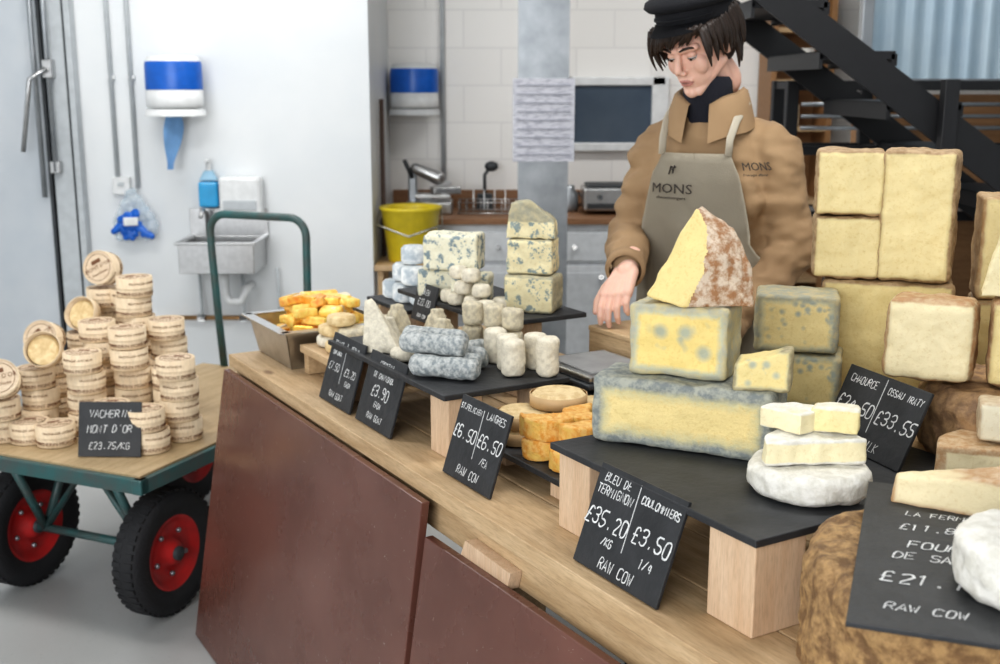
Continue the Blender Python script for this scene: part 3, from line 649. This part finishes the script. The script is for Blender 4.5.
# ---------------------------------------------------------------- cart
KM=Matrix.Translation((-1.032,3.136,0))@Matrix.Rotation(R(-23.3),4,'Z')
b=B()
b.box((.70,1.2,.02),(-.35,.6,.495),ply,.002)
for x in (-.7,0): b.box((.035,1.24,.045),(x,.6,.475),teal,.004)
for y in (0,1.2): b.box((.735,.035,.045),(-.35,y,.475),teal,.004)
for y in (.35,.8): b.box((.70,.03,.03),(-.35,y,.465),teal)
for y in (.17,1.0):
    b.tube([(-.64,y,.2),(-.06,y,.2)],.014,teal)
    for x in (-.55,-.15):
        b.tube([(x,y,.2),(x,y-.12,.46)],.014,teal); b.tube([(x,y,.2),(x,y+.14,.46)],.014,teal)
    b.tube([(-.55,y,.2),(-.35,y,.45),(-.15,y,.2)],.012,teal)
for x in (-.07,-.63):
    for y in (.17,1.0):
        T=Matrix.Translation((x,y,.2))@Matrix.Rotation(R(90),4,'Y')
        b.lathe([(.115,-.035),(.13,-.042),(.165,-.048),(.188,-.04),(.195,-.025),(.198,0),(.195,.025),(.188,.04),(.165,.048),(.13,.042),(.115,.035)],tyre,T,56)
        b.lathe([(.118,-.037),(.11,-.037),(.10,-.02),(.045,-.012),(.035,-.045),(.0,-.045)],red,T,40); b.lathe([(.118,.037),(.11,.037),(.10,.02),(.045,.012),(.035,.045),(0,.045)],red,T,40)
        b.lathe([(.022,-.055),(.022,.055),(0,.055)],rubber,T,20)
        for k in range(5):
            a=k*2*math.pi/5
            for zz in (-.02,.02): b.sph(.009,(.07*math.cos(a),.07*math.sin(a),zz),galv,M=T,u=8,v=6)
        for k in range(44):
            a=k*2*math.pi/44
            for sg in (-1,1): b.box((.008,.016,.03),(.194*math.cos(a),.194*math.sin(a),sg*.02),tyre,M=T,rz=a)
hp=[(-.585,1.19,.47),(-.61,1.2,.7),(-.635,1.21,.98)]
for k in range(7):
    a=R(180-15*k); hp.append((-.565+.07*math.cos(a),1.21,1.04+.07*math.sin(a)))
for k in range(7):
    a=R(90-15*k); hp.append((-.265+.07*math.cos(a),1.21,1.04+.07*math.sin(a)))
hp+=[(-.192,1.2,.8),(-.19,1.19,.47)]
b.tube(hp,.015,teal)
b.obj('flatbed_cart',M=KM)
def vbox(openb=False):
    r,h=.0595,.066; b=B()
    if openb:
        h=.040
        b.lathe([(0,0),(r-.002,0),(r-.001,.001),(r-.001,h),(r-.004,h),(r-.004,.006),(0,.006)],sprw,seg=40)
        b.cyl(r-.010,.022,(0,0,.018),lg,bev=.006)
        return b
    b.lathe([(0,0),(r-.002,0),(r-.0012,.001),(r-.0012,.030),(r-.0012,.030),(r-.0004,.0305),(r,.031),(r,.031),(r,h-.001),(r,h-.001),(r-.001,h),(r-.004,h),(r-.004,h-.004),(r-.004,h-.004),(0,h-.004)],sprw,seg=40)
    b.cyl(r-.004,.003,(0,0,h-.003),sprl,bev=.0005)
    fn=lambda c,z0=.008,rr=r-.0008: Vector(((rr+c.z)*math.sin(c.x/rr),-(rr+c.z)*math.cos(c.x/rr),z0+c.y))
    b.text("VACHERIN MONT D'OR",.0155,stamp,None,'CENTER',0,fn)
    fn2=lambda c: fn(c,.044,r+.0002)
    b.text("FROMAGER AFFINEUR",.0105,stamp,None,'CENTER',0,fn2)
    for k in (-1.35,1.35,2.4,-2.4,3.1):
        fn3=lambda c,k=k: fn(Vector((c.x+k*r,c.y,c.z)),.012,r-.0008)
        b.text("HAUT-DOUBS",.010,stamp,None,'CENTER',0,fn3)
    b.text("MONT D'OR",.019,stamp,Matrix.Translation((0,-.004,h-.0012)),'CENTER',0); b.text("Haut-Doubs",.013,stamp,Matrix.Translation((0,-.025,h-.0012)),'CENTER',0)
    b.lathe([(.046,h-.0015),(.046,h-.0008),(.0475,h-.0008),(.0475,h-.0015)],stamp,seg=36)
    b.box((.036,.014,.0006),(0,.022,h-.0012),stamp)
    return b
vb=vbox(); vm=list(vb.mats); vme=vb.tomesh('vbox')
vo=vbox(True); om=list(vo.mats); ome=vo.tomesh('vbox_open')
b=B(); H=.0665
stacks=[(-1.0085,3.498,4),(-1.079,3.385,2),(-1.205,3.632,5),(-1.234,3.834,7),(-1.115,3.77,5),(-1.327,3.574,4),(-1.43,3.87,4),(-1.40,4.01,6),(-1.381,3.435,1),(-1.504,3.632,3),(-1.565,3.50,2),(-1.21,3.45,2),(-1.335,3.74,5),(-1.07,3.63,3),(-1.30,3.99,6),(-1.51,3.78,3),(-1.47,3.47,1)]
for x,y,n in stacks:
    for i in range(n):
        jx,jy=random.uniform(-.010,.010),random.uniform(-.009,.009)
        rot=math.atan2(-y,-x)+R(90)+random.uniform(-.7,.7)
        b.mesh(vme,vm,Matrix.Translation((x+jx,y+jy,.5065+H*i))@Matrix.Rotation(rot,4,'Z'))
for x,y,z,ty,tz,roll,op in ((-1.395,4.00,.912,76,-14,.5,0),(-1.435,3.86,.778,66,-16,-.3,1),(-1.470,3.60,.712,66,4,.3,1),(-1.555,3.47,.644,64,14,.2,0),(-1.52,3.75,.712,70,-8,.8,0)):
    M=Matrix.Translation((x,y,z+.0600))@Matrix.Rotation(R(tz),4,'Z')@Matrix.Rotation(R(ty),4,'X')@Matrix.Rotation(roll,4,'Z')@Matrix.Translation((0,0,-.033))
    b.mesh(ome if op else vme,om if op else vm,M)
b.obj('wooden_cheese_boxes')
X=Vector((.97,-.02,0)).normalized()
tag('slate_price_sign',(-1.27,3.305,.508),(X.x,X.y),.19,.165,R(14),[('VACHERIN',.5,.72,.022),("MONT D'OR",.5,.44,.022),('£23.75/KG',.5,.14,.020)])
# ---------------------------------------------------------------- man
jk=NT('tan_canvas'); v=jk.coords()
jk.l(jk.mix(jk.rng(jk.noise(v,5),.3,.7),(.37,.245,.135),(.29,.185,.10)),jk.b.inputs['Base Color']); jk.b.inputs['Roughness'].default_value=.85; jk.bump(jk.noise(v,240,2),.25,.001); jk=jk.m
apm=mat('apron_cloth',(.50,.45,.36),.85,col2=(.44,.395,.315),scale=6,bump=.2,bscale=260)
trou=mat('dark_trousers',(.03,.035,.05),.9); skin=mat('skin',(.78,.50,.39),.5,col2=(.73,.43,.33),scale=9,sss=.12); lipm=mat('lips',(.58,.27,.23),.45,sss=.1)
hairm=mat('dark_hair',(.020,.012,.008),.5,col2=(.035,.02,.014),scale=80,stretch=(1,1,.2)); capm=mat('black_wool',(.009,.009,.012),.9,bump=.5,bscale=300)
navy=mat('navy_knit',(.014,.015,.024),.9,bump=.5,bscale=250); dkthread=mat('dark_thread',(.05,.04,.035),.8); shoe=mat('black_leather',(.015,.015,.015),.4)
eyew=mat('eye_white',(.62,.57,.53),.25); iris=mat('iris',(.04,.025,.015),.15)
man=bpy.data.objects.new('standing_man',None); bpy.context.scene.collection.objects.link(man); man.location=(.56,3.03,0); man.rotation_euler=(0,0,R(-30))
TR=[(.74,.165,.125,0,0),(.90,.170,.13,0,0),(1.05,.160,.122,0,0),(1.18,.165,.124,0,-.002),(1.30,.172,.128,0,-.006),(1.38,.168,.122,0,-.012),(1.44,.142,.108,0,-.022),(1.49,.105,.092,0,-.032),(1.525,.078,.076,0,-.040)]
def ring(z):
    if z<=TR[0][0]: return TR[0]
    for a,c in zip(TR,TR[1:]):
        if z<=c[0]:
            f=(z-a[0])/(c[0]-a[0]); return tuple(a[i]*(1-f)+c[i]*f for i in range(5))
    return TR[-1]
b=B(); b.loft(TR,jk)
b.mi(trou)
for sg in (-1,1):
    b.cap((0,.015,1.495),(sg*.150,.0,1.440),.056,.064,jk)
    b.cap((sg*.085,0,.84),(sg*.10,-.01,.48),.098,.072,jk); b.cap((sg*.10,-.01,.48),(sg*.105,.02,.12),.072,.056,jk)
    b.sph((.08,.05,.10),(sg*.075,-.082,1.31),jk)
b.cap((-.158,0,1.425),(-.198,-.085,1.195),.070,.061,jk); b.cap((-.198,-.085,1.195),(-.112,-.292,1.162),.061,.048,jk)
b.cap((.160,0,1.425),(.222,-.01,1.185),.070,.064,jk); b.cap((.222,-.01,1.185),(.125,-.185,1.03),.064,.047,jk)
def wrk(c):
    a=.007
    if abs(c.x)>.14: a=.016
    return a
o=b.obj('body_clothes',parent=man)
remesh(o,.0075,4,wrk,11,pred=lambda c,n:1 if c.z<.76 else 0,aniso=(.9,.9,2.0))
b=B()
def ringtube(c,d,r,m,h=.03):
    q=Vector((0,0,1)).rotation_difference(Vector(d).normalized()).to_matrix().to_4x4()
    b.lathe([(r-.008,-h/2),(r,-h/2),(r+.003,0),(r,h/2),(r-.008,h/2)],m,Matrix.Translation(c)@q,28)
ringtube((-.110,-.308,1.158),(.086,-.207,-.033),.048,jk,.05)
ringtube((.118,-.197,1.02),(-.107,-.175,-.155),.049,jk,.04)
t=bmesh.new(); rows=[]
for j,(dz,dr) in enumerate(((-.03,.016),(.02,.006),(.060,.004),(.078,.010),(.070,.022),(.03,.034),(-.020,.046))):
    row=[]
    for i in range(33):
        a=R(-90+16)+R(360-32)*i/32
        fr=max(0,-math.sin(a))
        rx,ry=.07+dr,.068+dr
        row.append(t.verts.new((rx*math.cos(a)*(1+.06*fr),-.044+ry*math.sin(a),1.515+dz-.038*fr**2+.004*math.sin(a*5))))
    rows.append(row)
for a,c in zip(rows,rows[1:]):
    for i in range(32): t.faces.new((a[i],a[i+1],c[i+1],c[i]))
b.fin(t,jk,None,True)
b.loft([(1.475,.060,.060,0,-.048),(1.50,.068,.068,0,-.050),(1.53,.066,.066,0,-.055),(1.56,.063,.064,0,-.064),(1.59,.062,.064,0,-.070),(1.612,.061,.063,0,-.074),(1.622,.055,.057,0,-.075)],navy)
def onb(th,z,o=.016):
    _,rx,ry,cx,cy=ring(z); return Vector((cx+(rx+o)*math.sin(th),cy-(ry+o)*math.cos(th),z))
b.text('MONS',.028,dkthread,None,'LEFT',0,lambda c:onb(.66+c.x/.17,1.395+c.y,.036+c.z)); b.text('fromager affineur',.009,dkthread,None,'LEFT',0,lambda c:onb(.66+c.x/.17,1.381+c.y,.036+c.z))
b.obj('jacket_trim',parent=man)
b=B(); t=bmesh.new(); rows=[]
zs=[1.435-.025*i for i in range(38)]
NA=30
for z in zs:
    if z>1.20: ha=R(31)+R(15)*(1.435-z)/.235
    elif z>1.12: ha=R(46)+R(36)*((1.20-z)/.08)
    else: ha=R(82)
    row=[]
    for i in range(NA+1):
        th=-ha+2*ha*i/NA; fold=.007*math.sin(th*9+z*7)*(1 if z<1.28 else .4)
        row.append(onb(th,z,.024+fold+(.014 if 1.22<z<1.40 else .008)))
    rows.append([t.verts.new(p) for p in row])
for a,c in zip(rows,rows[1:]):
    for i in range(NA): t.faces.new((a[i],a[i+1],c[i+1],c[i]))
bmesh.ops.solidify(t,geom=t.faces[:],thickness=-.003)
bmesh.ops.recalc_face_normals(t,faces=t.faces[:])
b.fin(t,apm,None,True)
for sg in (-1,1):
    th=sg*R(29); p=onb(th,1.43,.034)
    b.tube([p,(sg*.088,-.142,1.47),(sg*.092,-.11,1.515),(sg*.095,-.04,1.56),(sg*.06,.04,1.575),(0,.062,1.575)],.010,apm,flat=.3)
b.tube([onb(R(85)*s_,1.12,.024) for s_ in (-1,-1.3,-1.6,-2,2,1.6,1.3,1)],.01,apm,flat=.35)
b.text('MONS',.034,dkthread,None,'CENTER',0,lambda c:onb(-.24+c.x/.17,1.335+c.y,.046+c.z)); b.text('cheesemongers',.011,dkthread,None,'CENTER',0,lambda c:onb(-.24+c.x/.17,1.320+c.y,.046+c.z))
b.tube([onb(-.27+.016*i,1.382+.024*abs(math.sin(i*1.1)),.046) for i in range(6)],.002,dkthread,seg=6)
b.obj('apron',parent=man)
b=B()
for sg in (-1,1): b.hull([(sg*.105+x,y,z) for x in (-.045,.045) for y,z in ((.09,0),(.09,.10),(-.02,.10),(-.17,.0),(-.17,.045),(0,0))],shoe,bev=.012)
b.obj('shoes',parent=man)
def hand(name,wrist,d,n,th,bends=(18,30,28),L=1.0):
    d=Vector(d).normalized(); n=Vector(n); n=(n-d*n.dot(d)).normalized(); x=d.cross(n)
    M=Matrix(((x.x,d.x,n.x,wrist[0]),(x.y,d.y,n.y,wrist[1]),(x.z,d.z,n.z,wrist[2]),(0,0,0,1)))
    b=B()
    b.cap((0,-.05,0),(0,.005,0),.027,.026,skin)
    ln=[.072,.080,.074,.058]
    for i in range(4):
        xx=th*(.029-.0187*i)
        kn=(xx,.088-(.003*i*i*.5),.002)
        b.cap((xx*.55,.0,0),kn,.017,.0125,skin)
        b.cap((xx*.6,.02,-.008),(xx*.9,.07,-.006),.014,.012,skin)
        a=0; p=Vector(kn); spread=(xx)*1.2
        for sgm,(fr,r0,r1) in enumerate(((.45,.0098,.0086),(.31,.0086,.0079),(.24,.0079,.0066))):
            a+=R(bends[sgm]+(i-1)*4); q=p+Vector((spread*.36,math.cos(a),-math.sin(a))).normalized()*ln[i]*fr*L
            b.cap(p,q,r0,r1,skin); p=q
    p0=Vector((th*.018,.015,-.006)); p1=p0+Vector((th*.028,.030,-.014)); p2=p1+Vector((th*.014,.030,-.014)); p3=p2+Vector((th*.000,.024,-.012))
    b.cap(p0,p1,.018,.013,skin); b.cap(p1,p2,.013,.0105,skin); b.cap(p2,p3,.0105,.0085,skin)
    o=b.obj(name,M=M); o.parent=man; return remesh(o,.0024,2)
hand('hand_right',(-.100,-.325,1.153),(.05,-.80,-.60),(0,-.5,.8),1)
hand('hand_left',(.105,-.215,1.0),(-.30,-.60,-.74),(.1,-.7,.6),-1)
HM=Matrix.Translation((-.014,-.116,1.700))@Matrix.Rotation(R(-16),4,'Z')@Matrix.Rotation(R(28),4,'X')@Matrix.Rotation(R(-2),4,'Y')
b=B()
b.sph((.073,.090,.085),(0,.012,.03),skin); b.sph((.060,.07,.075),(0,-.012,-.025),skin)
b.sph((.051,.053,.05),(0,-.030,-.055),skin); b.sph((.017,.014,.015),(0,-.073,-.093),skin)
for sg in (-1,1):
    b.sph((.022,.018,.026),(sg*.036,-.056,-.026),skin); b.cap((sg*.058,.0,-.045),(sg*.015,-.064,-.094),.015,.013,skin)
    b.cap((sg*.010,-.079,.022),(sg*.046,-.065,.023),.010,.009,skin)
    b.sph((.0070,.0085,.0062),(sg*.0095,-.091,-.034),skin)
    b.sph((.0135,.0105,.0075),(sg*.030,-.0680,.0050),skin)
    b.sph((.009,.018,.032),(sg*.076,.012,-.002),skin); b.cap((sg*.078,.02,.02),(sg*.082,.03,.005),.006,.006,skin)
b.cap((0,-.077,.018),(0,-.099,-.024),.0076,.0095,skin); b.sph((.026,.030,.052),(0,-.055,-.056),skin)
b.cap((-.017,-.081,-.057),(.017,-.081,-.057),.0045,.0045,skin); b.sph((.012,.006,.005),(0,-.0845,-.056),skin); b.cap((-.012,-.0815,-.0665),(.012,-.0815,-.0665),.0056,.0056,skin)
b.cap((0,.02,-.06),(0,.045,-.12),.053,.053,skin); b.mi(lipm)
def lips(c): return abs(c.x)<.021 and c.y<-.078 and -.073<c.z<-.0525 and abs(c.z+.062)<.0095*(1-(abs(c.x)/.022)**2)+.0008
o=b.obj('head',M=HM); o.parent=man
remesh(o,.0023,4,0,fn=lambda c:c,pred=lambda c,n:1 if lips(c) else 0)
b=B()
for sg in (-1,1):
    b.sph((.0110,.0108,.0090),(sg*.030,-.0660,-.0010),eyew)
    b.sph((.0046,.0022,.0042),(sg*.030-.0005,-.0758,-.0040),iris)
    b.tube([(sg*.0185,-.0735,-.0010),(sg*.024,-.0768,-.0018),(sg*.030,-.0780,-.0022),(sg*.036,-.0768,-.0018),(sg*.042,-.0715,-.0010)],.0015,hairm,seg=6,rad=[.0006,.0012,.0015,.0015,.0007])
    b.tube([(sg*.012,-.0875,.022),(sg*.025,-.0855,.0270),(sg*.038,-.0790,.0275),(sg*.050,-.070,.022)],.0035,hairm,seg=8,rad=[.002,.0034,.0032,.0014])
b.tube([(-.018,-.0820,-.0618),(-.010,-.0862,-.0618),(0,-.0880,-.0622),(.010,-.0862,-.0618),(.018,-.0820,-.0618)],.0006,dkthread,seg=6)
o=b.obj('eyes_and_brows',M=HM); o.parent=man
b=B(); b.sph((.080,.078,.082),(0,.028,.028),hairm); b.sph((.068,.05,.05),(0,.045,-.03),hairm)
rs=random.Random(3)
def lock(p,q,r=.008,bulge=.01):
    p,q=Vector(p),Vector(q); n=(p+q)/2; out=Vector((n.x,n.y,0)).normalized()*bulge
    pts=[]; rad=[]
    for i in range(8):
        f=i/7; c=p.lerp(q,f)+out*math.sin(f*math.pi); pts.append(c); rad.append(r*(1-.85*f**2.2))
    b.tube(pts,r,hairm,seg=8,rad=rad,flat=.6)
for lay in range(2):
    for i in range(24):
        f=i/23; x=-.074+.140*f
        y=-.080*math.sqrt(max(0,1-(x/.085)**2))-.006-.004*lay
        L=(.060 if x<-.035 else .042 if x<.01 else .036)+rs.uniform(-.014,.008)
        lock((x+.01,y,.075),(x-.020+rs.uniform(-.010,.006),y-.008+rs.uniform(-.004,.004),.075-L),rs.uniform(.005,.009),.007)
for sg in (-1,1):
    for i in range(20):
        y=-.062+.0072*i; x=sg*(.074+.006*rs.random())
        lock((x,y,.07),(x+sg*rs.uniform(-.004,.012),y-rs.uniform(-.004,.020),-.002-.028*rs.random()-(.014 if sg<0 else 0)-.018*(i>8)),rs.uniform(.005,.010),.009)
for i in range(16):
    a=R(10+160*i/15); lock((.078*math.cos(a),.028+.076*math.sin(a),.03),(.070*math.cos(a),.03+.078*math.sin(a),-.070-.02*rs.random()),.010,.008)
o=b.obj('hair',M=HM); o.parent=man
b=B()
b.loft([(.064,.086,.100,0,.004),(.074,.089,.102,0,.004),(.094,.090,.102,0,.006),(.098,.090,.102,0,.006)],capm)
b.lathe([(.0,.09),(.088,.094),(.106,.100),(.115,.110),(.110,.122),(.082,.136),(.04,.143),(0,.144)],capm,Matrix.Translation((-.004,.008,0))@Matrix.Diagonal((1,1.06,1,1)))
t=bmesh.new(); rows=[]
for j in range(6):
    f=j/5; row=[]
    for i in range(21):
        a=R(200+140*i/20); e=.045*f*math.sin((i/20)*math.pi)**.7
        row.append(t.verts.new(((.087+e*.25)*math.cos(a),.003+(.100+e)*math.sin(a),.070-.020*f)))
    rows.append(row)
for a,c in zip(rows,rows[1:]):
    for i in range(20): t.faces.new((a[i],a[i+1],c[i+1],c[i]))
bmesh.ops.solidify(t,geom=t.faces[:],thickness=.004); b.fin(t,capm,None,True)
b.tube([( .088*math.cos(R(200+14*i)),.003-.0+.103*math.sin(R(200+14*i)),.080) for i in range(11)],.004,capm,seg=8)
o=b.obj('fisherman_cap',M=HM@Matrix.Rotation(R(-12),4,'X')); o.parent=man
# ---------------------------------------------------------------- light & camera
def area(name,loc,rot,sx,sy,e,col=(1,1,1)):
    l=bpy.data.lights.new(name,'AREA'); l.shape='RECTANGLE'; l.size=sx; l.size_y=sy; l.energy=e; l.color=col
    o=bpy.data.objects.new(name,l); bpy.context.scene.collection.objects.link(o); o.location=loc; o.rotation_euler=rot; return o
area('daylight_bay_opening',(-1.7,-2.0,2.1),(R(84),0,R(-22)),3.4,2.6,138,(.95,.975,1))
em=NT('added_tube_glow'); em.b.inputs['Emission Color'].default_value=(1,.98,.95,1); em.b.inputs['Emission Strength'].default_value=3  # emission for the added, out-of-view tubes
for x,y,e in ((-1.6,3.4,24),(1.0,2.4,25),(-1.4,5.0,17),(.8,5.2,27)):  # unseen ceiling fixtures and area lamps, added to brighten the room
    b=B(); b.box((1.3,.16,.05),(0,0,.03),wplas,.006); b.cyl(.016,1.2,(0,0,-.015),em.m,axis='X'); b.obj('added_ceiling_light',(x,y,3.13))
    area('added_ceiling_fill',(x,y,3.05),(0,0,0),1.3,.35,e,(1,.995,.98))
w=bpy.data.worlds.new('World'); bpy.context.scene.world=w; w.use_nodes=True
w.node_tree.nodes['Background'].inputs[0].default_value=(.92,.955,1,1); w.node_tree.nodes['Background'].inputs[1].default_value=.5
cam=bpy.data.cameras.new('Camera'); co=bpy.data.objects.new('Camera',cam); bpy.context.scene.collection.objects.link(co)
co.location=(0,0,1.6); co.rotation_euler=(R(90-12.1),0,0); cam.lens=41.4; cam.sensor_width=36; cam.clip_start=.05
cam.dof.use_dof=True; cam.dof.focus_distance=2.0; cam.dof.aperture_fstop=5.6
bpy.context.scene.camera=co
bpy.context.scene.view_settings.view_transform='Standard'
try: bpy.context.scene.view_settings.look='Medium High Contrast'
except Exception: pass
